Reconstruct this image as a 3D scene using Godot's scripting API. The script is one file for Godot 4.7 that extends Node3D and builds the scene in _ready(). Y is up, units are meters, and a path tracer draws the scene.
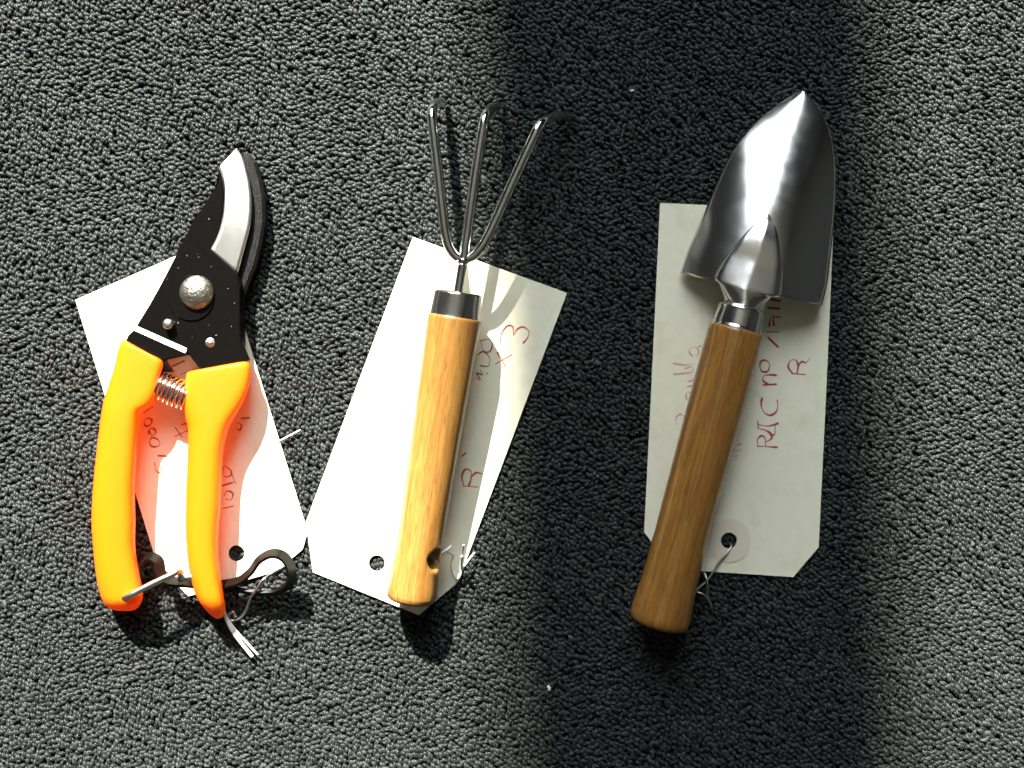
extends Node3D

const S := 0.000435          # metres on the carpet for one pixel of the photograph
const H := 0.52              # height of the lens above the carpet
const SUN := Vector3(0.37, -1.0, 1.29)   # the way the sunlight travels

var rng := RandomNumberGenerator.new()
var M := {}
var used := {}

# ---------------------------------------------------------------- helpers
func P(px: float, py: float, h := 0.0) -> Vector3:
	# pixel and height (mm) to a place in the scene, seen from straight above
	var k: float = S * (H - h * 0.001) / H
	return Vector3((px - 512.0) * k, h * 0.001, (py - 384.0) * k)

func numbered(n: String) -> String:
	if not used.has(n):
		used[n] = 0
		return n
	used[n] += 1
	return "%s_%03d" % [n, used[n]]

func thing(called: String, label: String, category: String, at := Vector3.ZERO, group := "") -> Node3D:
	var o := Node3D.new()
	o.name = numbered(called)
	add_child(o)
	o.position = at
	o.set_meta("label", label)
	o.set_meta("category", category)
	if group: o.set_meta("group", group)
	return o

func part(called: String, mesh: Mesh, mat: Material, parent: Node3D, kind := "") -> MeshInstance3D:
	var o := MeshInstance3D.new()
	o.mesh = mesh
	o.material_override = mat
	o.name = called if parent != self else numbered(called)
	parent.add_child(o, true)
	# meshes are computed in scene coordinates: take the thing's own place off again
	var up: Node = parent
	var off := Vector3.ZERO
	while up is Node3D and up != self:
		off += up.position
		up = up.get_parent()
	o.position = -off
	if kind: o.set_meta("kind", kind)
	return o

func sm(a: float, b: float, x: float) -> float:
	return smoothstep(a, b, x)

# a sheet of points [row][column] joined by smooth quads; wrap closes the columns
func sheet(rows: Array, wrap := false, cap := false, flip := false) -> ArrayMesh:
	var st := SurfaceTool.new()
	st.begin(Mesh.PRIMITIVE_TRIANGLES)
	st.set_smooth_group(0)
	var nr := rows.size()
	var nc: int = rows[0].size()
	var seam := 1 if wrap else 0
	for i in nr:
		for j in nc + seam:
			st.set_uv(Vector2(float(j) / (nc - 1 + seam), float(i) / (nr - 1)))
			st.add_vertex(rows[i][j % nc])
	var w := nc + seam
	for i in nr - 1:
		for j in w - 1:
			var a := i * w + j
			var q := [a, a + w, a + 1, a + 1, a + w, a + w + 1] if flip else [a, a + 1, a + w, a + 1, a + w + 1, a + w]
			for k in q: st.add_index(k)
	if cap:
		for e in [0, nr - 1]:
			var c := Vector3.ZERO
			for j in nc: c += rows[e][j]
			st.set_uv(Vector2(0.5, float(e) / (nr - 1)))
			st.add_vertex(c / nc)
			var ci: int = nr * w + (0 if e == 0 else 1)
			for j in w - 1:
				var a: int = e * w + j
				var q: Array = [ci, a + 1, a] if (e == 0) != flip else [ci, a, a + 1]
				for k in q: st.add_index(k)
	st.generate_normals()
	return st.commit()

func spline(pts: Array, n: int) -> Array:
	# smooth curve through points (Vector2 or Vector3)
	var out := []
	var m := pts.size()
	for i in n:
		var t := float(i) / (n - 1) * (m - 1)
		var k := mini(int(t), m - 2)
		var f := t - k
		var p1 = pts[k]
		var p2 = pts[k + 1]
		var p0 = pts[maxi(k - 1, 0)]
		var p3 = pts[mini(k + 2, m - 1)]
		out.append(p1.cubic_interpolate(p2, p0, p3, f))
	return out

# a round bar along points, radius by a function of 0..1
func tube_rows(path: Array, radius: Callable, sides := 12) -> Array:
	var rows := []
	var n := path.size()
	var side := Vector3.ZERO
	for i in n:
		var d: Vector3 = (path[mini(i + 1, n - 1)] - path[maxi(i - 1, 0)]).normalized()
		if side == Vector3.ZERO:
			side = d.cross(Vector3.UP if absf(d.y) < 0.9 else Vector3.RIGHT).normalized()
		side = (side - d * side.dot(d)).normalized()
		var other := d.cross(side)
		var r: float = radius.call(float(i) / (n - 1))
		var row := []
		for j in sides:
			var a := TAU * j / sides
			row.append(path[i] + (side * cos(a) + other * sin(a)) * r)
		rows.append(row)
	return rows

func tube(path: Array, r: float, sides := 10) -> ArrayMesh:
	return sheet(tube_rows(path, func(_t): return r, sides), true, true)

# a flat plate cut to an outline (pixels) between two heights (mm), with rounded upper edges
func plate(outline: Array, h0: float, h1: float, edge := 0.5, flat := true) -> ArrayMesh:
	var poly := PackedVector2Array()
	for p in outline:
		var v := P(p.x, p.y, h1)
		poly.append(Vector2(v.x, v.z))
	if Geometry2D.is_polygon_clockwise(poly): poly.reverse()
	var n := poly.size()
	var inset := PackedVector2Array()
	for i in n:
		var a := (poly[i] - poly[(i + n - 1) % n]).normalized()
		var b := (poly[(i + 1) % n] - poly[i]).normalized()
		var nrm := (Vector2(-a.y, a.x) + Vector2(-b.y, b.x)).normalized()
		var c: float = maxf(0.5, nrm.dot(Vector2(-a.y, a.x)))
		inset.append(poly[i] + nrm * edge * 0.001 / c)
	var st := SurfaceTool.new()
	st.begin(Mesh.PRIMITIVE_TRIANGLES)
	st.set_smooth_group(-1 if flat else 0)
	var y0 := h0 * 0.001
	var y1 := h1 * 0.001
	var ym := y1 - edge * 0.001 * 0.7
	for i in n:
		var k := (i + 1) % n
		var q := [[poly[i], y0], [poly[k], y0], [poly[k], ym], [poly[i], ym]]
		var r := [[poly[i], ym], [poly[k], ym], [inset[k], y1], [inset[i], y1]]
		for f in [q, r]:
			for j in [0, 1, 2, 0, 2, 3]:
				var e: Array = f[j]
				st.set_uv(Vector2(e[0].x, e[0].y) * 20.0)
				st.add_vertex(Vector3(e[0].x, e[1], e[0].y))
	var tri := Geometry2D.triangulate_polygon(inset)
	for j in range(0, tri.size(), 3):
		var a := inset[tri[j]]
		var b := inset[tri[j + 1]]
		var c := inset[tri[j + 2]]
		if (b - a).cross(c - a) < 0.0:
			var s := b
			b = c
			c = s
		for v in [a, b, c]:
			st.set_uv(v * 20.0)
			st.add_vertex(Vector3(v.x, y1, v.y))
	tri = Geometry2D.triangulate_polygon(poly)
	for j in range(0, tri.size(), 3):
		var a := poly[tri[j]]
		var b := poly[tri[j + 1]]
		var c := poly[tri[j + 2]]
		if (b - a).cross(c - a) > 0.0:
			var s := b
			b = c
			c = s
		for v in [a, b, c]:
			st.set_uv(v * 20.0)
			st.add_vertex(Vector3(v.x, y0, v.y))
	st.generate_normals()
	return st.commit()

# a turned shape: profile [distance along axis 0..1, radius mm] between two places
func turned(a: Vector3, b: Vector3, profile: Array, steps: int, sides: int, dent = null) -> ArrayMesh:
	var d := (b - a)
	var side := d.normalized().cross(Vector3.UP if absf(d.normalized().y) < 0.95 else Vector3.RIGHT).normalized()
	var other := side.cross(d.normalized())
	var rows := []
	var smooth := []
	for i in profile.size() - 1:
		var k := maxi(1, int(round(steps * (profile[i + 1][0] - profile[i][0]))))
		for j in k:
			var f := float(j) / k
			smooth.append([lerpf(profile[i][0], profile[i + 1][0], f), lerpf(profile[i][1], profile[i + 1][1], f)])
	smooth.append(profile[-1])
	for e in smooth:
		var row := []
		for j in sides:
			var ang := TAU * j / sides
			var out := side * cos(ang) + other * sin(ang)
			var r: float = e[1] * 0.001
			var p: Vector3 = a + d * e[0] + out * r
			if dent != null: p = dent.call(p, out, a + d * e[0])
			row.append(p)
		rows.append(row)
	return sheet(rows, true, true)

func box(c: Vector3, s: Vector3) -> ArrayMesh:
	var b := BoxMesh.new()
	b.size = s
	var st := SurfaceTool.new()
	st.append_from(b, 0, Transform3D(Basis(), c))
	return st.commit()

func mat(name: String, linear: Color, rough: float, metal := 0.0) -> StandardMaterial3D:
	var m := StandardMaterial3D.new()
	m.resource_name = name
	m.albedo_color = linear.linear_to_srgb()
	m.roughness = rough
	m.metallic = metal
	M[name] = m
	return m

func noise_tex(size: int, freq: float, oct: int, sd: int, lo: Color, hi: Color, normal := false, bump := 4.0) -> NoiseTexture2D:
	var n := FastNoiseLite.new()
	n.seed = sd
	n.noise_type = FastNoiseLite.TYPE_SIMPLEX_SMOOTH
	n.frequency = freq
	n.fractal_octaves = oct
	var t := NoiseTexture2D.new()
	t.width = size
	t.height = size
	t.seamless = true
	t.noise = n
	t.as_normal_map = normal
	t.bump_strength = bump
	if not normal:
		var g := Gradient.new()
		g.set_color(0, lo)
		g.set_color(1, hi)
		t.color_ramp = g
	return t

# ---------------------------------------------------------------- materials
func wood(name: String, sd: int, light: Color, dark: Color) -> StandardMaterial3D:
	var w := 512
	var h := 1024
	var im := Image.create(w, h, false, Image.FORMAT_RGB8)
	var ro := Image.create(w, h, false, Image.FORMAT_RGB8)
	var n := FastNoiseLite.new()
	n.seed = sd
	n.frequency = 1.0
	n.fractal_octaves = 3
	var fine := FastNoiseLite.new()
	fine.seed = sd + 7
	fine.frequency = 1.0
	fine.fractal_octaves = 2
	for y in h:
		var v := float(y) / h
		for x in w:
			# the stave is a slice out of a block: grain runs along the axis, on planes across it
			var a := TAU * x / w
			var cx := cos(a)
			var cy := sin(a)
			var drift := n.get_noise_3d(cx * 0.5, cy * 0.5, v * 1.5) * 0.8
			var ring := n.get_noise_3d(cx * 3.2 + drift, cy * 1.1, v * 0.9 + 9.0)
			var pore := fine.get_noise_3d(cx * 26.0 + drift, cy * 26.0, v * 12.0)
			var streak := fine.get_noise_3d(cx * 11.0 + drift * 2.0, cy * 11.0, v * 1.6 + 30.0)
			var blotch := n.get_noise_3d(cx * 1.3 + 40.0, cy * 1.3, v * 5.0)
			var f := clampf(0.5 + ring * 0.5 + streak * 0.55 + blotch * 0.4, 0.0, 1.0)
			var c := light.lerp(dark, f)
			var p := clampf((pore - 0.22) * 2.6, 0.0, 1.0)
			c = c.lerp(dark * 0.4, p * 0.85)
			im.set_pixel(x, y, c.linear_to_srgb())
			var r := 0.3 + 0.2 * p + blotch * 0.12
			ro.set_pixel(x, y, Color(r, r, r))
	var m := mat(name, Color.WHITE, 1.0)
	m.albedo_texture = ImageTexture.create_from_image(im)
	m.roughness_texture = ImageTexture.create_from_image(ro)
	m.clearcoat_enabled = true
	m.clearcoat = 0.35
	m.clearcoat_roughness = 0.22
	return m

func materials() -> void:
	wood("pale varnished wood", 11, Color(0.39, 0.205, 0.052), Color(0.28, 0.118, 0.022))
	wood("brown varnished wood", 23, Color(0.39, 0.185, 0.036), Color(0.20, 0.078, 0.012))

	var c := mat("chrome", Color(0.62, 0.61, 0.58), 0.13, 1.0)
	c.roughness_texture = noise_tex(512, 0.02, 4, 5, Color(0.6, 0.6, 0.6), Color(1, 1, 1))
	c.roughness = 0.25
	c.uv1_triplanar = true
	c.uv1_scale = Vector3.ONE * 14.0
	mat("polished chrome", Color(0.82, 0.81, 0.77), 0.10, 1.0)
	var sb := mat("ground steel", Color(0.72, 0.72, 0.70), 0.36, 1.0)
	var br := Image.create(256, 256, false, Image.FORMAT_RGB8)
	var fn := FastNoiseLite.new()
	fn.seed = 3
	fn.frequency = 0.5
	for y in 256:
		for x in 256:
			var v := clampf(0.85 + fn.get_noise_2d(x * 0.05, y * 1.4) * 0.12, 0.0, 1.0)
			br.set_pixel(x, y, Color(v, v, v))
	sb.roughness_texture = ImageTexture.create_from_image(br)
	sb.roughness = 0.40
	var bs := mat("bolt steel", Color(0.36, 0.34, 0.29), 0.40, 1.0)
	bs.normal_enabled = true
	bs.normal_texture = noise_tex(256, 0.022, 3, 9, Color.BLACK, Color.WHITE, true, 7.0)
	bs.normal_scale = 0.9
	bs.uv1_triplanar = true
	bs.uv1_scale = Vector3.ONE * 90.0
	var bk := mat("black coating", Color(0.0030, 0.0027, 0.0024), 0.33)
	bk.roughness_texture = noise_tex(512, 0.03, 4, 15, Color(0.55, 0.55, 0.55), Color(1, 1, 1))
	bk.roughness = 0.30
	bk.metallic_specular = 0.27
	bk.uv1_triplanar = true
	bk.uv1_scale = Vector3.ONE * 30.0
	var jaw := mat("black jaw steel", Color(0.006, 0.006, 0.0056), 0.36)
	jaw.metallic_specular = 0.25
	jaw.normal_enabled = true
	jaw.normal_texture = noise_tex(256, 0.12, 2, 19, Color.BLACK, Color.WHITE, true, 5.0)
	jaw.normal_scale = 0.6
	jaw.uv1_triplanar = true
	jaw.uv1_scale = Vector3.ONE * 60.0
	var o := mat("orange plastic", Color(0.94, 0.275, 0.006), 0.40)
	o.subsurf_scatter_enabled = true
	o.subsurf_scatter_strength = 0.2
	o.backlight_enabled = true
	o.backlight = Color(0.9, 0.25, 0.01).linear_to_srgb()
	mat("black strap", Color(0.0035, 0.0027, 0.0022), 0.38).metallic_specular = 0.3
	mat("zinc wire", Color(0.62, 0.61, 0.58), 0.32, 1.0)
	var ws := mat("white cotton", Color(0.72, 0.71, 0.66), 0.8)
	ws.rim_enabled = true
	ws.rim = 0.3

	var y := mat("charcoal yarn", Color.WHITE, 0.45)
	y.vertex_color_use_as_albedo = true
	y.metallic_specular = 0.38
	y.rim_enabled = true
	y.rim = 0.15
	mat("carpet backing", Color(0.008, 0.008, 0.008), 0.95)
	mat("wall paint", Color(0.12, 0.125, 0.125), 0.9)
	mat("ceiling paint", Color(0.74, 0.74, 0.71), 0.9)
	mat("shade board timber", Color(0.55, 0.53, 0.48), 0.5)  # only for the added board that blocks the sun

# ---------------------------------------------------------------- setting
func light_and_camera() -> void:
	var cam := Camera3D.new()
	cam.name = "camera"
	add_child(cam)
	cam.look_at_from_position(Vector3(0, H, 0), Vector3.ZERO, Vector3(0, 0, -1))
	cam.fov = rad_to_deg(2.0 * atan(384.0 * S / H))
	cam.near = 0.02
	cam.far = 60.0
	cam.current = true

	var env := Environment.new()
	env.background_mode = Environment.BG_SKY
	var sky := Sky.new()
	var sk := ProceduralSkyMaterial.new()
	sk.sky_top_color = Color(0.84, 0.87, 0.90)
	sk.sky_horizon_color = Color(0.93, 0.93, 0.92)
	sk.sky_curve = 0.2
	sk.ground_bottom_color = Color(0.60, 0.60, 0.56)
	sk.ground_horizon_color = Color(0.72, 0.72, 0.68)
	sk.sun_angle_max = 1.0
	sky.sky_material = sk
	env.sky = sky
	env.background_energy_multiplier = 2.6
	env.tonemap_mode = Environment.TONE_MAPPER_LINEAR
	env.tonemap_exposure = 5.6
	env.sdfgi_enabled = true
	env.ssao_enabled = true
	env.ssil_enabled = true
	var we := WorldEnvironment.new()
	we.name = "environment"
	we.environment = env
	add_child(we)

	var sun := DirectionalLight3D.new()
	sun.name = "sun"
	add_child(sun)
	sun.look_at_from_position(-SUN, Vector3.ZERO, Vector3.UP)
	sun.light_energy = 1.42
	sun.light_color = Color(1.0, 0.98, 0.935)
	sun.light_angular_distance = 1.3
	sun.shadow_enabled = true

const ROOM := Vector3(2.0, 2.7, 1.5)   # half width, height, distance of the window wall

func setting() -> void:
	# the room's shell: the sun comes in by the window in the wall above the picture
	var X := ROOM.x
	var Y := ROOM.y
	var Z := ROOM.z
	var w := 0.12
	var x0 := -0.82
	var x1 := 0.40
	var y0 := 0.60
	var y1 := 2.45
	var back := 2.2
	var st := SurfaceTool.new()
	st.begin(Mesh.PRIMITIVE_TRIANGLES)
	for b in [[Vector3((-X + x0) / 2, Y / 2, -Z - w / 2), Vector3(x0 + X, Y, w)], [Vector3((X + x1) / 2, Y / 2, -Z - w / 2), Vector3(X - x1, Y, w)],
			[Vector3((x0 + x1) / 2, y0 / 2, -Z - w / 2), Vector3(x1 - x0, y0, w)], [Vector3((x0 + x1) / 2, (Y + y1) / 2, -Z - w / 2), Vector3(x1 - x0, Y - y1, w)]]:
		var bm := BoxMesh.new()
		bm.size = b[1]
		st.append_from(bm, 0, Transform3D(Basis(), b[0]))
	part("window_wall", st.commit(), M["wall paint"], self, "structure")
	part("side_wall", box(Vector3(-X - w / 2, Y / 2, (back - Z) / 2), Vector3(w, Y, back + Z)), M["wall paint"], self, "structure")
	part("side_wall", box(Vector3(X + w / 2, Y / 2, (back - Z) / 2), Vector3(w, Y, back + Z)), M["wall paint"], self, "structure")
	part("back_wall", box(Vector3(0, Y / 2, back + w / 2), Vector3(2 * X, Y, w)), M["wall paint"], self, "structure")
	part("ceiling", box(Vector3(0, Y + w / 2, (back - Z) / 2), Vector3(2 * X + 2 * w, w, back + Z + 2 * w)), M["ceiling paint"], self, "structure")
	# unseen slanted board, added in the window opening to throw the broad shadow over the trowel
	var shade_mid := (688.0 - 512.0) * S
	var lift: float = Z / -SUN.z * -1.0
	var base := Vector3(shade_mid - 0.37 * lift, lift, -Z - 0.05)
	var lean := Vector3(-0.32, 1.0, 0.0)
	var blocker := Node3D.new()
	blocker.name = "added_blocker"  # holds nothing but the added sun-blocking board
	blocker.set_meta("kind", "structure")
	add_child(blocker)
	var wide := 0.178
	var lo := base + lean * (y0 - base.y)
	var hi := base + lean * (y1 - base.y)
	var pts := [lo, hi]
	var rows := []
	for p in pts:
		rows.append([p + Vector3(-wide / 2, 0, -0.03), p + Vector3(wide / 2, 0, -0.03), p + Vector3(wide / 2, 0, 0.03), p + Vector3(-wide / 2, 0, 0.03)])
	part("shade_board", sheet(rows, true, true), M["shade board timber"], blocker)
	# carpet: backing sheet and the loops of its pile
	part("carpet", box(Vector3(0, -0.0072, (back - Z) / 2), Vector3(2 * X + 2 * w, 0.008, back + Z + 2 * w)), M["carpet backing"], self, "structure")
	pile()

func loop_mesh(sd: int) -> ArrayMesh:
	# one tuft of looped yarn: three plies twisted round an arch that dips into the backing at both ends
	var r := RandomNumberGenerator.new()
	r.seed = sd
	var st := SurfaceTool.new()
	st.begin(Mesh.PRIMITIVE_TRIANGLES)
	var plies := 2 + sd % 2
	var twist := r.randf_range(0.55, 0.95)
	var start := r.randf() * TAU
	for p in plies:
		var path := []
		var fat := r.randf_range(0.54, 0.68)
		for i in 12:
			var u := i / 11.0
			var a := PI * (u - 0.5) * 1.05
			var c := Vector3(sin(a) * 1.05, cos(a) * 1.25 - 0.45, 0.12 * sin(u * 5.0 + sd))
			var out := Vector3(sin(a), cos(a), 0)
			var tw := start + TAU * (float(p) / plies + twist * u)
			path.append(c + (out * cos(tw) + Vector3(0, 0, 1) * sin(tw)) * 0.36)
		var m := sheet(tube_rows(path, func(u): return fat * (0.85 + 0.25 * sin(u * PI)), 7), true, false)
		st.append_from(m, 0, Transform3D())
	return st.commit()

func pile() -> void:
	var carpet := get_node("carpet") as Node3D
	var kinds := 9
	var places := []
	for k in kinds: places.append([])
	var n := FastNoiseLite.new()
	n.seed = 4
	n.frequency = 9.0
	var turn := deg_to_rad(38.0)
	var u := Vector2(cos(turn), sin(turn))
	var v := Vector2(-sin(turn), cos(turn))
	var du := 0.00236
	var dv := 0.00205
	var fx := 0.36
	var fz := 0.29
	var nu := int(0.48 / du)
	for i in range(-nu, nu):
		for j in range(-nu - 20, nu + 20):
			var wob := n.get_noise_2d(i * du * 2.0, j * dv * 2.0)
			var q := u * (i + 0.5 * (j & 1) + rng.randf_range(-0.3, 0.3)) * du + v * (j + rng.randf_range(-0.28, 0.28) + wob * 0.8) * dv
			if absf(q.x) > fx or absf(q.y) > fz: continue
			var long := rng.randf_range(0.85, 1.3) * 0.001
			var wide := rng.randf_range(0.95, 1.3) * 0.001
			var tall := rng.randf_range(0.9, 1.35) * 0.001
			var b := Basis.from_euler(Vector3(rng.randf_range(-0.4, 0.4), -turn + rng.randfn(0.0, 0.45) + wob, rng.randf_range(-0.4, 0.4)))
			b = b * Basis.from_scale(Vector3(long, tall, wide))
			var y := 0.0001 - 1.75 * tall + rng.randf_range(-0.0006, 0.0) + 0.0002 * wob
			var tone := 0.0152 * exp(rng.randfn(0.0, 0.36) + 0.35 * n.get_noise_2d(q.x * 0.9 + 5.0, q.y * 0.9))
			var hue := rng.randf_range(-0.05, 0.05)
			places[rng.randi() % kinds].append([Transform3D(b, Vector3(q.x, y, q.y)), Color(tone * (0.85 + hue), tone * 1.06, tone * (0.99 - hue))])
	for k in kinds:
		var mm := MultiMesh.new()
		mm.transform_format = MultiMesh.TRANSFORM_3D
		mm.use_colors = true
		mm.mesh = loop_mesh(100 + k)
		mm.instance_count = places[k].size()
		for e in places[k].size():
			mm.set_instance_transform(e, places[k][e][0])
			mm.set_instance_color(e, places[k][e][1])
		var o := MultiMeshInstance3D.new()
		o.name = "pile_loops"
		o.multimesh = mm
		o.material_override = M["charcoal yarn"]
		o.set_meta("kind", "stuff")
		carpet.add_child(o, true)
		o.position = -carpet.position

# ---------------------------------------------------------------- paper tags
func ink(im: Image, box_px: Rect2, strokes: Array, color: Color, width: float) -> void:
	# handwriting: pen strokes given in the photograph's pixels
	var k := im.get_width() / box_px.size.x
	for s in strokes:
		var pts: Array = s if s.size() < 3 else spline(s, s.size() * 8)
		for i in pts.size() - 1:
			var a: Vector2 = (pts[i] - box_px.position) * k
			var b: Vector2 = (pts[i + 1] - box_px.position) * k
			var steps := maxi(1, int(a.distance_to(b) * 1.0))
			for j in steps:
				var c := a.lerp(b, float(j) / steps)
				var press := 0.85 + 0.35 * sin(float(i) * 0.21 + s[0].x)
				var r := width * k * 0.76 * press * rng.randf_range(0.85, 1.1)
				for y in range(int(c.y - r - 1), int(c.y + r + 2)):
					for x in range(int(c.x - r - 1), int(c.x + r + 2)):
						if x < 0 or y < 0 or x >= im.get_width() or y >= im.get_height(): continue
						var d := Vector2(x, y).distance_to(c)
						if d < r + 0.5:
							var al: float = clampf(r + 0.5 - d, 0.0, 1.0) * color.a
							im.set_pixel(x, y, im.get_pixel(x, y).lerp(Color(color.r, color.g, color.b), al * 0.6))

func z2(list: Array, ox: float, oy: float, k: float) -> Array:
	# points read off an enlargement
	var out := []
	for i in range(0, list.size(), 2): out.append(Vector2(ox + list[i] * k, oy + list[i + 1] * k))
	return out

func tag(label: String, corners: Array, hole: Vector2, writing: Array, h: Callable, sd: int, ring_r: float) -> Node3D:
	var poly := PackedVector2Array()
	for c in corners: poly.append(c)
	var lo := poly[0]
	var hi := poly[0]
	for c in poly:
		lo = lo.min(c)
		hi = hi.max(c)
	var box_px := Rect2(lo, hi - lo)
	# paper: cream manila with faint fibres
	var k := 3.0
	var im := Image.create(int(box_px.size.x * k), int(box_px.size.y * k), false, Image.FORMAT_RGB8)
	var n := FastNoiseLite.new()
	n.seed = sd
	n.frequency = 0.02
	n.fractal_octaves = 4
	for y in im.get_height():
		for x in im.get_width():
			var f := n.get_noise_2d(x, y) * 0.03 + n.get_noise_2d(x * 9.0, y * 2.0) * 0.02 - 0.12 * maxf(0.0, n.get_noise_2d(x * 0.35 + 300.0, y * 0.35) - 0.18) - 0.10 * maxf(0.0, n.get_noise_2d(x * 4.0 + 900.0, y * 4.0) - 0.42)
			im.set_pixel(x, y, Color(0.775 + f, 0.75 + f, 0.58 + f * 1.2).linear_to_srgb())
	for wr in writing: ink(im, box_px, wr[0], wr[1], wr[2])
	var m := mat("tag paper %d" % sd, Color.WHITE, 0.75)
	m.albedo_texture = ImageTexture.create_from_image(im)
	m.texture_repeat = false
	# points: outline, hole and a grid inside
	var pts := PackedVector2Array()
	var rim := []
	for i in poly.size():
		var a := poly[i]
		var b := poly[(i + 1) % poly.size()]
		var s := maxi(1, int(a.distance_to(b) / 14.0))
		for j in s:
			rim.append(pts.size())
			pts.append(a.lerp(b, float(j) / s))
	var ring := []
	for j in 28:
		ring.append(pts.size())
		pts.append(hole + Vector2.from_angle(TAU * j / 28) * 8.0)
	var gy := lo.y
	while gy < hi.y:
		var gx := lo.x
		while gx < hi.x:
			var q := Vector2(gx + rng.randf_range(-2, 2), gy + rng.randf_range(-2, 2))
			if Geometry2D.is_point_in_polygon(q, poly) and q.distance_to(hole) > 14.0:
				var near := 1e9
				for r in rim: near = minf(near, q.distance_to(pts[r]))
				if near > 6.0: pts.append(q)
			gx += 13.0
		gy += 13.0
	var tri := Geometry2D.triangulate_delaunay(pts)
	var place := func(q: Vector2, up: float) -> Vector3:
		var p := P(q.x, q.y, 0.0)
		p.y = (h.call(q) + up) * 0.001
		return p
	var st := SurfaceTool.new()
	st.begin(Mesh.PRIMITIVE_TRIANGLES)
	var thick := 0.3
	for side in [1, 0]:
		st.set_smooth_group(0 if side else 1)
		for j in range(0, tri.size(), 3):
			var a := pts[tri[j]]
			var b := pts[tri[j + 1]]
			var c := pts[tri[j + 2]]
			var mid := (a + b + c) / 3.0
			if mid.distance_to(hole) < 7.9 or not Geometry2D.is_point_in_polygon(mid, poly): continue
			if ((b - a).cross(c - a) < 0.0) == (side == 1):
				var s := b
				b = c
				c = s
			for v in [a, b, c]:
				st.set_uv((v - lo) / box_px.size)
				st.add_vertex(place.call(v, thick * side))
	st.set_smooth_group(-1)
	for loop in [rim, ring]:
		for i in loop.size():
			var a := pts[loop[i]]
			var b := pts[loop[(i + 1) % loop.size()]]
			if loop == ring:
				var s := a
				a = b
				b = s
			var q := [place.call(a, 0.0), place.call(b, 0.0), place.call(b, thick), place.call(a, thick)]
			for e in [0, 1, 2, 0, 2, 3]:
				st.set_uv((a - lo) / box_px.size)
				st.add_vertex(q[e])
	st.generate_normals()
	var at := P((lo.x + hi.x) / 2, (lo.y + hi.y) / 2)
	var t := thing("paper_tag", label, "tag", at)
	part("card", st.commit(), m, t)
	if ring_r > 0.0:
		# a punched paper disc: flat top, thin upright edges
		var st2 := SurfaceTool.new()
		st2.begin(Mesh.PRIMITIVE_TRIANGLES)
		for pair in [[[8.2, -0.02], [8.2, 0.3]], [[8.2, 0.3], [ring_r, 0.3]], [[ring_r, 0.3], [ring_r, -0.02]]]:
			var rows := []
			for e in pair:
				var row := []
				for j in 48:
					var q: Vector2 = hole + Vector2.from_angle(TAU * j / 48) * e[0]
					row.append(place.call(q, thick + e[1]))
				rows.append(row)
			st2.append_from(sheet(rows, true), 0, Transform3D())
		var rm := mat("tag ring %d" % sd, Color(0.70, 0.64, 0.50), 0.7)
		part("reinforcing_ring", st2.commit(), rm, t)
	return t

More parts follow.
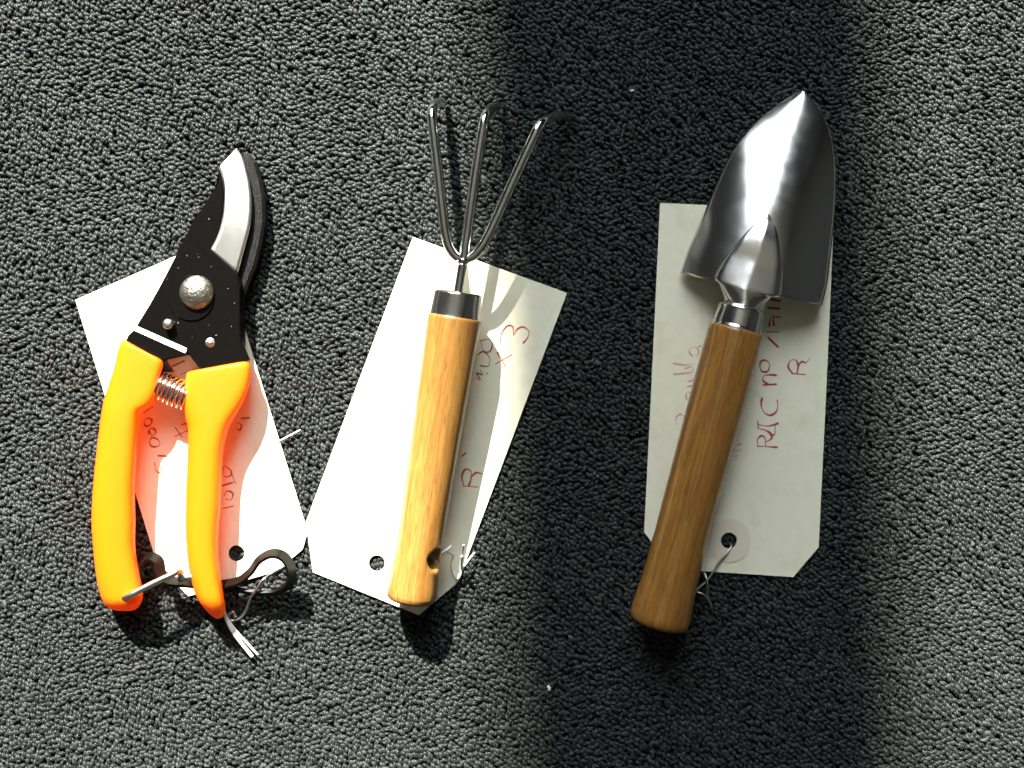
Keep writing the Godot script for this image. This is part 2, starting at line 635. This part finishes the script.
func tags() -> void:
	var red := Color(0.36, 0.028, 0.03).linear_to_srgb()
	var pink := Color(0.60, 0.26, 0.25).linear_to_srgb()
	var dark := Color(0.20, 0.035, 0.02).linear_to_srgb()
	# under the secateurs
	var o := Vector2(110, 350)
	var k := 0.1758
	var w1 := [z2([355, 92, 425, 60], o.x, o.y, k), z2([400, 140, 440, 125], o.x, o.y, k),
		z2([192, 358, 245, 322], o.x, o.y, k), z2([215, 340, 205, 325, 188, 332], o.x, o.y, k),
		z2([232, 425, 205, 432, 195, 412, 212, 388, 238, 395, 236, 420], o.x, o.y, k),
		z2([215, 478, 225, 448, 248, 446, 262, 466, 245, 486, 228, 474, 222, 455], o.x, o.y, k),
		z2([225, 520, 238, 498, 268, 505, 285, 530, 268, 548, 236, 546, 224, 522], o.x, o.y, k),
		z2([275, 600, 328, 608, 300, 650, 290, 690], o.x, o.y, k), z2([252, 640, 268, 690, 300, 700], o.x, o.y, k), z2([285, 722, 318, 718], o.x, o.y, k),
		z2([372, 440, 412, 495], o.x, o.y, k), z2([370, 490, 445, 455], o.x, o.y, k), z2([405, 425, 440, 420, 440, 470], o.x, o.y, k),
		z2([748, 388, 798, 384], o.x, o.y, k), z2([722, 410, 748, 425, 740, 455, 718, 440], o.x, o.y, k),
		z2([640, 690, 650, 660, 685, 680, 690, 710, 655, 720, 640, 695], o.x, o.y, k), z2([690, 690, 715, 760], o.x, o.y, k), z2([640, 770, 700, 752], o.x, o.y, k),
		z2([650, 830, 668, 800, 700, 815, 690, 850, 660, 846], o.x, o.y, k), z2([645, 900, 705, 885], o.x, o.y, k)]
	tag("cream paper tag with dark handwriting lying beneath the orange secateurs", [Vector2(76, 300), Vector2(217, 238), Vector2(308, 531), Vector2(303, 549), Vector2(277, 571), Vector2(189, 596), Vector2(158, 566)],
		Vector2(237, 553), [[w1, Color(dark, 0.85), 1.0]], func(q): return 0.35 + 0.25 * sin(q.x * 0.03), 1, 0.0)
	# under the fork
	o = Vector2(440, 250)
	k = 0.15625
	var b := Vector2(440, 280)
	var kb := 0.2865
	var w2 := [z2([385, 592, 393, 535, 430, 487, 465, 492, 470, 545, 490, 510, 530, 492, 566, 520, 560, 560, 530, 596], o.x, o.y, k),
		z2([355, 728, 462, 668], o.x, o.y, k), z2([368, 655, 385, 690, 420, 748], o.x, o.y, k)]
	var w2b := [z2([140, 212, 170, 207, 182, 225, 172, 250, 150, 245, 143, 215], b.x, b.y, kb), z2([130, 262, 150, 250, 172, 270, 168, 300, 140, 298], b.x, b.y, kb),
		z2([122, 340, 140, 348, 128, 325, 148, 330, 138, 312], b.x, b.y, kb), z2([163, 325, 165, 328], b.x, b.y, kb)]
	var w2c := [z2([80, 718, 132, 722], b.x, b.y, kb), z2([82, 716, 76, 685, 88, 660, 108, 668, 106, 700, 100, 716], b.x, b.y, kb), z2([106, 690, 125, 672, 146, 676], b.x, b.y, kb), z2([76, 614, 90, 602], b.x, b.y, kb)]
	tag("cream paper tag marked x 3 in red lying beneath the three-pronged fork", [Vector2(413, 237), Vector2(567, 293), Vector2(458, 582), Vector2(419, 615), Vector2(313, 572), Vector2(306, 522)],
		Vector2(377, 563), [[w2, Color(red, 0.8), 1.1], [w2b, Color(dark, 0.7), 1.0], [w2c, Color(red, 0.85), 1.2]], func(q): return 0.4 + 0.3 * sin(q.y * 0.02), 2, 0.0)
	# under the trowel
	o = Vector2(730, 280)
	k = 0.2345
	var w3 := [z2([116, 708, 160, 710, 200, 713], o.x, o.y, k), z2([118, 708, 114, 682, 130, 664, 146, 672, 150, 708], o.x, o.y, k),
		z2([150, 690, 176, 672, 160, 645, 118, 632], o.x, o.y, k), z2([118, 632, 116, 600], o.x, o.y, k), z2([117, 616, 160, 622, 204, 610], o.x, o.y, k), z2([160, 645, 186, 660, 190, 615], o.x, o.y, k),
		z2([134, 504, 130, 530, 140, 560, 165, 576, 190, 566, 201, 540, 198, 510], o.x, o.y, k),
		z2([140, 447, 196, 444], o.x, o.y, k), z2([160, 444, 138, 428, 144, 408, 168, 404, 197, 406], o.x, o.y, k),
		z2([125, 372, 128, 348, 150, 342, 166, 360, 158, 388, 135, 390, 125, 372], o.x, o.y, k),
		z2([160, 245, 203, 286], o.x, o.y, k), z2([152, 222, 206, 220], o.x, o.y, k),
		z2([165, 195, 172, 160, 212, 158], o.x, o.y, k), z2([185, 192, 182, 172, 184, 152], o.x, o.y, k), z2([160, 118, 210, 122], o.x, o.y, k), z2([165, 80, 212, 90], o.x, o.y, k)]
	var w3r := [z2([262, 398, 320, 403], o.x, o.y, k), z2([264, 398, 246, 372, 254, 344, 278, 342, 288, 366, 282, 398], o.x, o.y, k), z2([286, 370, 302, 348, 320, 352, 338, 334], o.x, o.y, k)]
	var c := Vector2(640, 330)
	var kc := 0.2214
	var w3p := [z2([165, 428, 160, 398, 178, 380, 195, 388, 192, 408], c.x, c.y, kc), z2([208, 312, 206, 290, 222, 280, 236, 292, 228, 308], c.x, c.y, kc), z2([212, 255, 240, 250], c.x, c.y, kc), z2([215, 232, 245, 226], c.x, c.y, kc),
		z2([148, 150, 200, 158, 248, 150], c.x, c.y, kc), z2([152, 200, 230, 190, 232, 165, 200, 175], c.x, c.y, kc), z2([235, 118, 220, 98, 232, 78, 256, 82, 262, 104, 250, 122], c.x, c.y, kc), z2([262, 75, 275, 72], c.x, c.y, kc),
		z2([420, 570, 442, 566], c.x, c.y, kc), z2([425, 545, 455, 540], c.x, c.y, kc), z2([440, 520, 455, 512], c.x, c.y, kc)]
	tag("cream paper tag with red handwriting and punched hole beneath the trowel", [Vector2(660, 203), Vector2(834, 211), Vector2(818.5, 547), Vector2(793, 577), Vector2(672, 569), Vector2(644, 532)],
		Vector2(728.7, 540.5), [[w3, Color(red, 0.85), 1.2], [w3r, Color(red, 0.8), 1.1], [w3p, Color(pink, 0.7), 1.1]], func(q): return 0.4 + 0.25 * sin(q.y * 0.018 + 1.0), 3, 22.0)

# ---------------------------------------------------------------- hand fork
func hand_fork() -> void:
	var t := thing("hand_fork", "three-pronged hand fork with chrome tines and pale varnished wooden handle", "garden fork", P(433, 440))
	var a := P(454.8, 315.5, 19.5)
	var b := P(410.5, 602.0, 12.6)
	var ax := (b - a).normalized()
	var bore := a.lerp(b, 0.832)
	var drill := (Vector3(0.88, 0.46, 0.12) - ax * Vector3(0.88, 0.46, 0.12).dot(ax)).normalized()
	var dent := func(p: Vector3, out: Vector3, _c: Vector3) -> Vector3:
		# the hanging hole drilled across the handle near its end
		if out.dot(drill) < 0.0: return p
		var q := p - bore
		var d := (q - drill * q.dot(drill)).length()
		return p - drill * (0.013 * (1.0 - sm(0.0039, 0.0045, d)) + 0.0008 * (1.0 - sm(0.0045, 0.0060, d)))
	part("handle", turned(a, b, [[0.0, 10.2], [0.004, 11.0], [0.012, 11.35], [0.2, 11.1], [0.45, 10.4], [0.7, 9.85], [0.82, 9.7], [0.9, 10.1], [0.955, 10.6], [0.975, 10.6], [0.988, 10.0], [0.995, 9.0], [1.0, 7.2]], 260, 120, dent), M["pale varnished wood"], t)
	var f0 := P(458.3, 291.5, 20.2)
	part("ferrule", turned(f0, a + ax * 0.0008, [[0.0, 8.6], [0.03, 9.6], [0.09, 10.1], [0.2, 10.2], [0.9, 10.8], [0.97, 10.95], [1.0, 10.6]], 60, 64), M["chrome"], t)
	var jn := P(463.0, 262.0, 21.0)
	part("shank", sheet(tube_rows(spline([f0 + ax * 0.002, f0.lerp(jn, 0.5), jn], 14), func(u): return lerpf(0.0021, 0.0019, u), 16), true, true), M["polished chrome"], t)
	var tines := [
		[P(464, 259.5, 20.9), P(455.5, 256, 21.2), P(448, 243, 21.6), P(443.5, 218, 22.3), P(438, 170, 23.6), P(433.2, 130, 24.8), P(431.8, 115.5, 24.6), P(433.5, 107, 21.5), P(439, 102.5, 13.0), P(446, 101, 1.0)],
		[P(464, 259.5, 21.3), P(465.3, 246, 21.7), P(467.5, 232, 22.0), P(471, 205, 22.8), P(477, 164, 23.9), P(482.2, 132, 24.8), P(484, 120.5, 24.6), P(487.5, 112.5, 21.5), P(495, 107.5, 13.0), P(504, 104.5, 1.0)],
		[P(463, 259.5, 20.9), P(473.5, 255.5, 21.2), P(484, 243, 21.6), P(494.5, 222, 22.2), P(513, 181, 23.4), P(532, 140, 24.7), P(538, 128, 24.6), P(545, 120.5, 21.5), P(557, 116, 13.0), P(572, 114.5, 1.0)]]
	for pts in tines:
		part("tine", sheet(tube_rows(spline(pts, 80), func(u): return 0.00212 * (1.0 - 0.45 * sm(0.88, 1.0, u)), 16), true, true), M["polished chrome"], t)
	# the weld where the prongs meet
	part("weld", turned(P(463.2, 255.5, 21.2), P(462.8, 265.0, 21.0), [[0.0, 0.8], [0.15, 1.9], [0.45, 2.7], [0.75, 2.5], [1.0, 1.9]], 12, 20), M["polished chrome"], t)

# ---------------------------------------------------------------- trowel
func edge_at(list: Array, t: float) -> Vector2:
	var f: float = t * (list.size() - 1)
	var k := mini(int(f), list.size() - 2)
	return list[k].cubic_interpolate(list[k + 1], list[maxi(k - 1, 0)], list[mini(k + 2, list.size() - 1)], f - k)

func trowel() -> void:
	var t := thing("hand_trowel", "hand trowel with shiny metal scoop blade and brown varnished wooden handle", "trowel", P(730, 400))
	var a := P(736.5, 328.0, 18.0)
	var b := P(657.5, 626.0, 13.6)
	var ax := (b - a).normalized()
	part("handle", turned(a, b, [[0.0, 10.4], [0.004, 11.2], [0.012, 11.55], [0.25, 11.7], [0.5, 11.5], [0.7, 11.3], [0.85, 11.8], [0.94, 12.6], [0.97, 12.8], [0.986, 12.4], [0.994, 11.4], [1.0, 9.2]], 160, 72), M["brown varnished wood"], t)
	var f0 := P(742.5, 305.5, 18.6)
	part("ferrule", turned(f0, a + ax * 0.0008, [[0.0, 7.8], [0.02, 8.8], [0.06, 9.6], [0.14, 10.0], [0.22, 9.9], [0.8, 10.6], [0.92, 11.0], [1.0, 10.9]], 60, 72), M["chrome"], t)
	var left := [Vector2(680.8, 273), Vector2(687, 253), Vector2(696, 232), Vector2(707.5, 205), Vector2(722, 172), Vector2(738, 143), Vector2(757, 121), Vector2(778, 104), Vector2(799, 90.5)]
	var right := [Vector2(822, 305.5), Vector2(827, 285), Vector2(830.5, 258), Vector2(834, 224), Vector2(836, 190), Vector2(835, 158), Vector2(829.5, 130), Vector2(819, 108), Vector2(803, 90.5)]
	var he := func(u: float) -> float: return 7.5 - 1.0 * u - 5.3 * u * u * u
	var hc := func(u: float) -> float:
		# the crest runs level from the neck, then falls steadily to the tip
		var x := clampf((u - 0.15) / 0.4, 0.0, 1.0)
		var g := 0.4 * (x * x * x - x * x * x * x / 2.0) + maxf(0.0, u - 0.55)
		return 21.5 - 7.0 * u - 20.0 * g - (7.5 - 1.0 * u - 5.3 * u * u * u)
	var surf := func(s: float, u: float) -> Vector3:
		var l := edge_at(left, u)
		var r := edge_at(right, u)
		var mid := (l + r) / 2.0
		# the base edge bows in a little beside the neck
		var q := mid + (r - l) / 2.0 * s
		q += Vector2(-0.26, 0.96) * -4.0 * (1.0 - absf(s)) * (1.0 - sm(0.0, 0.25, u)) * 0.0
		var hh: float = he.call(u) + hc.call(u) * (1.0 - pow(absf(s), 2.15)) + 2.8 * s * (1.0 - 0.7 * u)
		return P(q.x, q.y, hh)
	var rows := []
	for i in 61:
		var u := pow(i / 60.0, 0.9)
		var row := []
		for j in 49: row.append(surf.call(j / 24.0 - 1.0, u))
		rows.append(row)
	# close the sheet below, 1.1 mm thick
	for i in 61:
		var row: Array = rows[i]
		for j in range(48, -1, -1): row.append(row[j] - Vector3(0, 0.0011, 0))
	var blade := part("blade", sheet(rows, true, true), M["chrome"], t)
	# raised tongue pressed out of the blade, running down into the ferrule
	var tl := [Vector2(725.5, 306), Vector2(724.5, 299), Vector2(719, 285), Vector2(713.5, 276.5), Vector2(727, 255), Vector2(744, 234), Vector2(758, 221), Vector2(767.0, 214)]
	var tr := [Vector2(763.5, 311), Vector2(766, 304), Vector2(772, 298), Vector2(781, 295), Vector2(783, 270), Vector2(781, 247), Vector2(776.5, 228), Vector2(769.5, 214)]
	var find := func(q: Vector2) -> float:
		# height of the blade under a pixel
		var best := 0.0
		var u := clampf((290.0 - q.y) / 200.0, 0.0, 1.0)
		for it in 12:
			var l := edge_at(left, u)
			var r := edge_at(right, u)
			var d := (r - l).normalized()
			var nrm := Vector2(d.y, -d.x)
			var off := (q - l).dot(nrm)
			u = clampf(u + off / 215.0, 0.0, 1.0)
			var s := (q - l).dot(d) / l.distance_to(r) * 2.0 - 1.0
			best = surf.call(clampf(s, -1, 1), u).y * 1000.0
		return best
	rows = []
	var apex: float = find.call(Vector2(768, 214)) + 0.2
	for i in 49:
		var u := i / 48.0
		var l := edge_at(tl, u)
		var r := edge_at(tr, u)
		var row := []
		var f := u / 0.43
		var hl: float = find.call(l) - 0.25 if u >= 0.43 else lerpf(15.5, find.call(edge_at(tl, 0.43)) - 0.25, f)
		var hr: float = find.call(r) - 0.25 if u >= 0.43 else lerpf(15.5, find.call(edge_at(tr, 0.43)) - 0.25, f)
		var top := lerpf(23.8, apex, clampf((309.0 - (l.y + r.y) / 2.0) / 95.0, 0.0, 1.0))
		var neck := 1.0 - sm(0.0, 0.42, u)
		for j in 65:
			var s := j / 32.0 - 1.0
			var q := (l + r) / 2.0 + (r - l) / 2.0 * s
			var roof := 1.0 - 0.45 * sqrt(s * s + 0.003) - 0.55 * pow(absf(s), 11.0) + 0.02 * (1.0 - absf(s))
			var round_ := 1.0 - pow(absf(s), 2.2)
			row.append(P(q.x, q.y, lerpf(hl, hr, (s + 1.0) / 2.0) + (maxf(top, (hl + hr) / 2.0 + 2.6 * (1.0 - sm(0.6, 1.0, u))) - (hl + hr) / 2.0) * lerpf(roof, round_, neck)))
		rows.append(row)
	part("tongue", sheet(rows), M["chrome"], t)

# ---------------------------------------------------------------- secateurs
func grip(rows_px: Array, h0: float, h1: Callable, n: int) -> ArrayMesh:
	# a moulded handle: cross-sections between a left and a right edge
	var L := []
	var R := []
	for e in rows_px:
		L.append(e[0])
		R.append(e[1])
	var rows := []
	for i in n:
		# rows crowd together at the two rounded ends
		var k := float(i) / (n - 1)
		var u := k
		var shrink := 1.0
		var wide := 1.0
		var e := minf(k, 1.0 - k) * (n - 1)
		if e < 10.0:
			var th := PI / 2 * e / 10.0
			u = (1.0 - cos(th)) * 0.034 if k < 0.5 else 1.0 - (1.0 - cos(th)) * 0.034
			shrink = maxf(sin(th), 0.02)
			wide = 0.40 + 0.60 * sqrt(shrink)
		else:
			u = lerpf(0.034, 0.966, (i - 10.0) / (n - 21.0))
		var l := edge_at(L, u)
		var r := edge_at(R, u)
		var top: float = h1.call(u)
		var row := []
		var sharp := lerpf(0.46, 0.80, sm(0.12, 0.42, u))
		for j in 44:
			var a := TAU * j / 44
			var cx := signf(cos(a)) * pow(absf(cos(a)), sharp)
			var cy := signf(sin(a)) * pow(absf(sin(a)), sharp)
			var q := (l + r) / 2.0 + (r - l) / 2.0 * cx * wide
			var mid := (h0 + top) / 2.0
			row.append(P(q.x, q.y, mid + (top - h0) / 2.0 * cy * shrink))
		rows.append(row)
	return sheet(rows, true, true)

func v2(list: Array) -> Array:
	var out := []
	for i in range(0, list.size(), 2): out.append(Vector2(list[i], list[i + 1]))
	return out

func secateurs() -> void:
	var t := thing("secateurs", "secateurs with bright orange plastic handles and black bypass blade", "secateurs", P(180, 400))
	# hooked lower jaw, under the cutting blade
	part("hooked_jaw", plate(v2([242, 151, 250, 155, 256, 161.5, 261, 179, 264.5, 197, 264.8, 222, 261, 245, 256, 265, 249, 283, 243, 300, 243, 345, 232, 358, 205, 360, 190, 350, 160, 345, 141, 326, 165, 290, 196, 262, 226, 252, 238, 230, 240, 200, 238, 165]), 2.4, 7.0, 1.2), M["black jaw steel"], t)
	# cutting blade: coated body and ground edge
	var inner := v2([218.5, 167.3, 222.0, 176, 223.6, 187, 223.7, 198, 223, 212, 220.5, 226, 216, 239, 210.4, 249.4])
	var outer := v2([236.6, 148.2, 242.5, 157.0, 247.3, 172, 250.6, 188, 251.8, 204, 250.6, 224, 246, 243, 237.6, 273.6])
	var blade := part("cutting_blade", plate(v2([218.5, 167.3, 222.0, 176, 223.6, 187, 223.7, 198, 223, 212, 220.5, 226, 216, 239, 210.4, 249.4, 237.6, 273.6, 240, 288, 240, 330, 241, 343, 248, 360, 236, 372, 208, 376, 198, 367, 186, 351, 160, 341, 136, 328, 137.5, 324, 149, 305.5, 161, 284, 176, 255, 182, 242, 191.5, 224, 207, 200.5, 214, 190, 217.5, 180]), 7.1, 11.6, 0.5), M["black coating"], t)
	var ins := spline(inner, 40)
	var outs := spline(outer, 40)
	var rows := []
	for i in 40:
		var u := i / 39.0
		var droop := 2.6 * pow(1.0 - u, 2.0)
		var row := []
		for j in 9:
			var s := j / 8.0
			var q: Vector2 = ins[i].lerp(outs[i], s)
			row.append(P(q.x, q.y, 11.55 - droop - 1.7 * s))
		for j in range(8, -1, -1):
			var s := j / 8.0
			var q: Vector2 = ins[i].lerp(outs[i], s)
			row.append(P(q.x, q.y, minf(8.75, 11.35 - droop - 1.7 * s) - 0.3))
		rows.append(row)
	part("ground_edge", sheet(rows, true, true), M["ground steel"], blade)
	# cranked tang of the left handle with its bright bevelled edge
	part("tang", plate(v2([134.5, 329.5, 185.5, 352.5, 186.5, 355, 164, 360, 172, 372, 140, 372, 124, 345, 128, 335.5]), 8.8, 13.1, 0.4), M["black coating"], t)
	rows = []
	for e in [0.0, 0.5, 1.0]:
		var row := []
		for j in 12:
			var s := j / 11.0
			var q: Vector2 = Vector2(134.2, 324.8).lerp(Vector2(187.0, 348.3), s) + Vector2(-1.9, 4.6) * e
			row.append(P(q.x, q.y, lerpf(11.95, 13.2, e) + 0.12 * sin(e * PI)))
		rows.append(row)
	part("bevelled_edge", sheet(rows), M["zinc wire"], t)
	# pivot
	part("lock_plate", plate(ring_px(Vector2(191, 298), 23, 26), 11.55, 12.3, 0.3), M["black coating"], t)
	var pc := P(197.0, 292.6, 12.0)
	part("pivot_bolt", turned(pc, pc + Vector3(0, 0.0046, 0), [[0.0, 7.2], [0.2, 7.2], [0.42, 6.7], [0.62, 5.7], [0.8, 4.3], [0.93, 2.5], [1.0, 0.4]], 30, 40), M["bolt steel"], t)
	var p1 := P(169.8, 324.4, 11.5)
	part("stop_pin", turned(p1, p1 + Vector3(0, 0.004, 0), [[0.0, 2.2], [0.8, 2.2], [0.93, 1.8], [1.0, 1.0]], 12, 20), M["zinc wire"], t)
	var p2 := P(210.4, 342.6, 11.5)
	part("rivet", turned(p2, p2 + Vector3(0, 0.0008, 0), [[0.0, 2.1], [0.6, 2.1], [0.8, 1.6], [0.85, 1.1], [1.0, 1.0]], 12, 20), M["bolt steel"], t)
	# dust on the coated steel
	var dust := SurfaceTool.new()
	dust.begin(Mesh.PRIMITIVE_TRIANGLES)
	var area := PackedVector2Array(v2([215, 195, 220, 232, 204, 250, 236, 277, 237, 335, 205, 362, 142, 323, 178, 258]))
	var dr := RandomNumberGenerator.new()
	dr.seed = 77
	for i in 70:
		var q := Vector2(dr.randf_range(138, 240), dr.randf_range(190, 362))
		if not Geometry2D.is_point_in_polygon(q, area) or q.distance_to(Vector2(194, 296)) < 28.0: continue
		var c := P(q.x, q.y, 11.63)
		var d := Vector3.RIGHT.rotated(Vector3.UP, dr.randf() * TAU)
		var len := dr.randf_range(0.00008, 0.00035)
		dust.append_from(tube([c - d * len, c, c + d * len], dr.randf_range(0.00003, 0.00008), 5), 0, Transform3D())
	part("dust", dust.commit(), M["white cotton"], blade, "stuff")
	# orange grips
	var gl := [[Vector2(122.5, 338), Vector2(150, 354)], [Vector2(118, 350), Vector2(163, 362)], [Vector2(114, 368), Vector2(160, 377)], [Vector2(109, 384), Vector2(157.5, 392)], [Vector2(104.5, 398), Vector2(152, 405)], [Vector2(101.5, 412), Vector2(141.5, 414)],
		[Vector2(98.5, 435), Vector2(138.3, 435)], [Vector2(95.5, 460), Vector2(136.7, 460)], [Vector2(92.8, 490), Vector2(135, 490)], [Vector2(91.5, 520), Vector2(135.5, 520)], [Vector2(93.2, 550), Vector2(135.5, 548)], [Vector2(96, 575), Vector2(139.5, 574)], [Vector2(100, 594), Vector2(143, 594)], [Vector2(106, 606), Vector2(139.5, 606)], [Vector2(116, 611), Vector2(132, 611)]]
	var hl := part("grip", grip(gl, 2.0, func(u): return 17.0 + 1.5 * sin(u * PI) - 4.0 * sm(0.88, 1.0, u), 90), M["orange plastic"], t)
	var gr := [[Vector2(187, 371.5), Vector2(247, 360.5)], [Vector2(185.8, 378), Vector2(251, 368)], [Vector2(184.2, 389), Vector2(249, 386)], [Vector2(183.2, 402), Vector2(243, 403)], [Vector2(185.2, 417), Vector2(235, 417)], [Vector2(187.8, 430), Vector2(228.5, 430)], [Vector2(187.6, 452), Vector2(223.5, 452)],
		[Vector2(186.2, 478), Vector2(222, 478)], [Vector2(185.4, 505), Vector2(221, 505)], [Vector2(185.2, 530), Vector2(219, 530)], [Vector2(187, 556), Vector2(218.5, 552)], [Vector2(191, 580), Vector2(221, 577)], [Vector2(198, 600), Vector2(224, 598)], [Vector2(208, 612.5), Vector2(225.5, 610)], [Vector2(216, 619), Vector2(222.5, 618)]]
	part("grip", grip(gr, 2.0, func(u): return 17.0 + 1.5 * sin(u * PI) - 5.0 * sm(0.85, 1.0, u), 90), M["orange plastic"], t)
	# coil spring between the grips
	var path := []
	for i in 161:
		var u := i / 160.0
		var c := P(lerpf(155.0, 191.0, u), lerpf(384.0, 399.0, u), 10.5)
		var d := Vector3(0.92, 0, 0.38)
		var s1 := Vector3(-0.38, 0, 0.92)
		var a := u * TAU * 8.0
		path.append(c + (s1 * cos(a) + Vector3.UP * sin(a)) * 0.0060 * (0.85 + 0.15 * sin(u * PI)))
	part("coil_spring", tube(path, 0.00085, 8), M["polished chrome"], t)
	# catch: wire bail hooked in the left grip, and the strap it holds
	part("wire_bail", tube(spline([P(124, 598, 16.5), P(130, 595.5, 18.2), P(140, 590, 18.4), P(158, 581, 18.0), P(172, 574.5, 17.4), P(178, 571.5, 16.0), P(181, 574, 13.5), P(180, 579, 12.5), P(186, 577.5, 12.5), P(196, 576.5, 12.5)], 60), 0.00135, 12), M["zinc wire"], t)
	var sp := [P(143, 577, 7), P(140, 566, 8), P(148, 557, 9), P(158, 561, 10), P(161, 574, 11), P(170, 581, 11), P(190, 583, 10), P(212, 585, 9), P(236, 582, 9), P(250, 572, 11), P(259, 560, 15), P(272, 553.5, 18), P(284, 557, 18), P(291, 569, 15), P(290, 583, 11), P(277, 592, 8), P(258, 593, 7), P(238, 590, 6), P(222, 588, 6)]
	var mid := spline(sp, 110)
	rows = []
	for i in mid.size():
		var d: Vector3 = (mid[mini(i + 1, mid.size() - 1)] - mid[maxi(i - 1, 0)]).normalized()
		var out := Vector3(-d.z, 0, d.x).normalized()
		var wv := (Vector3.UP * 0.88 + out * 0.42).normalized() * 0.0028
		var nv := wv.cross(d).normalized() * 0.0006
		rows.append([mid[i] - wv - nv, mid[i] + wv - nv, mid[i] + wv + nv, mid[i] - wv + nv])
	# four faces, so that the edges of the band stay crisp
	var st := SurfaceTool.new()
	st.begin(Mesh.PRIMITIVE_TRIANGLES)
	for f in 4:
		var face := []
		for r in rows: face.append([r[f], r[f].lerp(r[(f + 1) % 4], 0.5), r[(f + 1) % 4]])
		st.append_from(sheet(face), 0, Transform3D())
	part("locking_strap", st.commit(), M["black strap"], t)

func ring_px(c: Vector2, r: float, n: int) -> Array:
	var out := []
	for i in n: out.append(c + Vector2.from_angle(TAU * i / n) * r)
	return out

# ---------------------------------------------------------------- strings and lint
func strings() -> void:
	var g := "ties"
	var t := thing("tag_tie", "thin silver wire tie looped through the punched hole beside the trowel handle", "wire tie", P(715, 575))
	part("strand", tube(spline([P(731.5, 543.5, -0.5), P(730.5, 548, 1.2), P(726, 554, 2.0), P(719, 562, 2.2), P(709, 578, 2.4), P(695.5, 591, 2.6), P(688, 600, 2.5)], 40), 0.00042, 8), M["zinc wire"], t)
	part("strand", tube(spline([P(704.5, 573, 2.6), P(706.5, 579, 4.0), P(707.6, 587, 4.0), P(707.5, 595, 2.5), P(712, 608.5, 1.2)], 30), 0.00050, 8), M["zinc wire"], t)
	part("strand", tube(spline([P(694, 592, 1.6), P(699, 592.5, 2.2), P(704.5, 595, 2.4), P(709, 601, 1.6)], 24), 0.0003, 8), M["zinc wire"], t)
	t = thing("tag_tie", "white cotton string frayed beside the hanging hole of the fork handle", "string", P(455, 560))
	part("strand", tube(spline([P(441, 553, 14), P(446, 550, 13), P(451, 546, 10), P(447.5, 551.5, 8), P(453.5, 555, 7), P(451, 563, 5), P(453, 573, 3), P(457, 578.5, 2.2), P(460.5, 575, 3), P(461.3, 567, 5), P(462, 556, 12)], 80), 0.00055, 8), M["white cotton"], t)
	part("strand", tube(spline([P(457, 579, 2.0), P(462, 570, 4.0), P(468, 561, 4.5), P(474.5, 552.5, 3.0)], 30), 0.00045, 8), M["white cotton"], t)
	part("strand", tube(spline([P(460, 570, 2.5), P(462, 556, 10), P(463.5, 545, 20)], 20), 0.0004, 8), M["white cotton"], t)
	t = thing("tag_tie", "silvery string tied below the right orange handle with two loose ends", "string", P(245, 605))
	part("strand", tube(spline([P(292, 562, 5), P(283, 567, 7), P(272, 574, 10), P(263, 580, 12), P(258, 588, 11), P(251, 597, 8), P(246.5, 609, 5), P(240, 618, 3), P(231, 620.5, 3), P(228.5, 615, 4), P(233, 612, 5), P(235, 617, 4)], 90), 0.00055, 8), M["zinc wire"], t)
	part("strand", tube(spline([P(224, 612, 4), P(229, 625, 4.5), P(239, 640, 4), P(252.5, 657, 2.0)], 30), 0.00085, 8), M["white cotton"], t)
	part("strand", tube(spline([P(228, 620, 3.5), P(237, 632, 4.5), P(247, 643, 4), P(258, 655, 2.0)], 30), 0.00055, 8), M["white cotton"], t)
	# stray fibre and specks caught in the pile
	t = thing("lint_thread", "short white thread caught in the carpet beside the secateurs tag", "thread", P(290, 436))
	part("strand", tube(spline([P(278, 442, 0.9), P(288, 436.5, 1.3), P(300.5, 430, 0.8)], 16), 0.00038, 6), M["white cotton"], t)
	t = thing("lint_speck", "tiny white speck of lint on the dark carpet below the wooden handles", "lint", P(549, 688))
	part("fluff", tube(spline([P(547.5, 686, 0.6), P(549.5, 688, 0.9), P(549, 690.5, 0.6)], 8), 0.0006, 6), M["white cotton"], t)
	t = thing("lint_speck", "tiny white speck of lint on the dark carpet near the trowel tip", "lint", P(632, 91))
	part("fluff", tube(spline([P(630.5, 91.5, 0.6), P(632, 90.5, 0.8), P(634, 91, 0.5)], 8), 0.0005, 6), M["white cotton"], t)

func _ready() -> void:
	rng.seed = 20
	light_and_camera()
	materials()
	setting()
	tags()
	hand_fork()
	trowel()
	secateurs()
	strings()
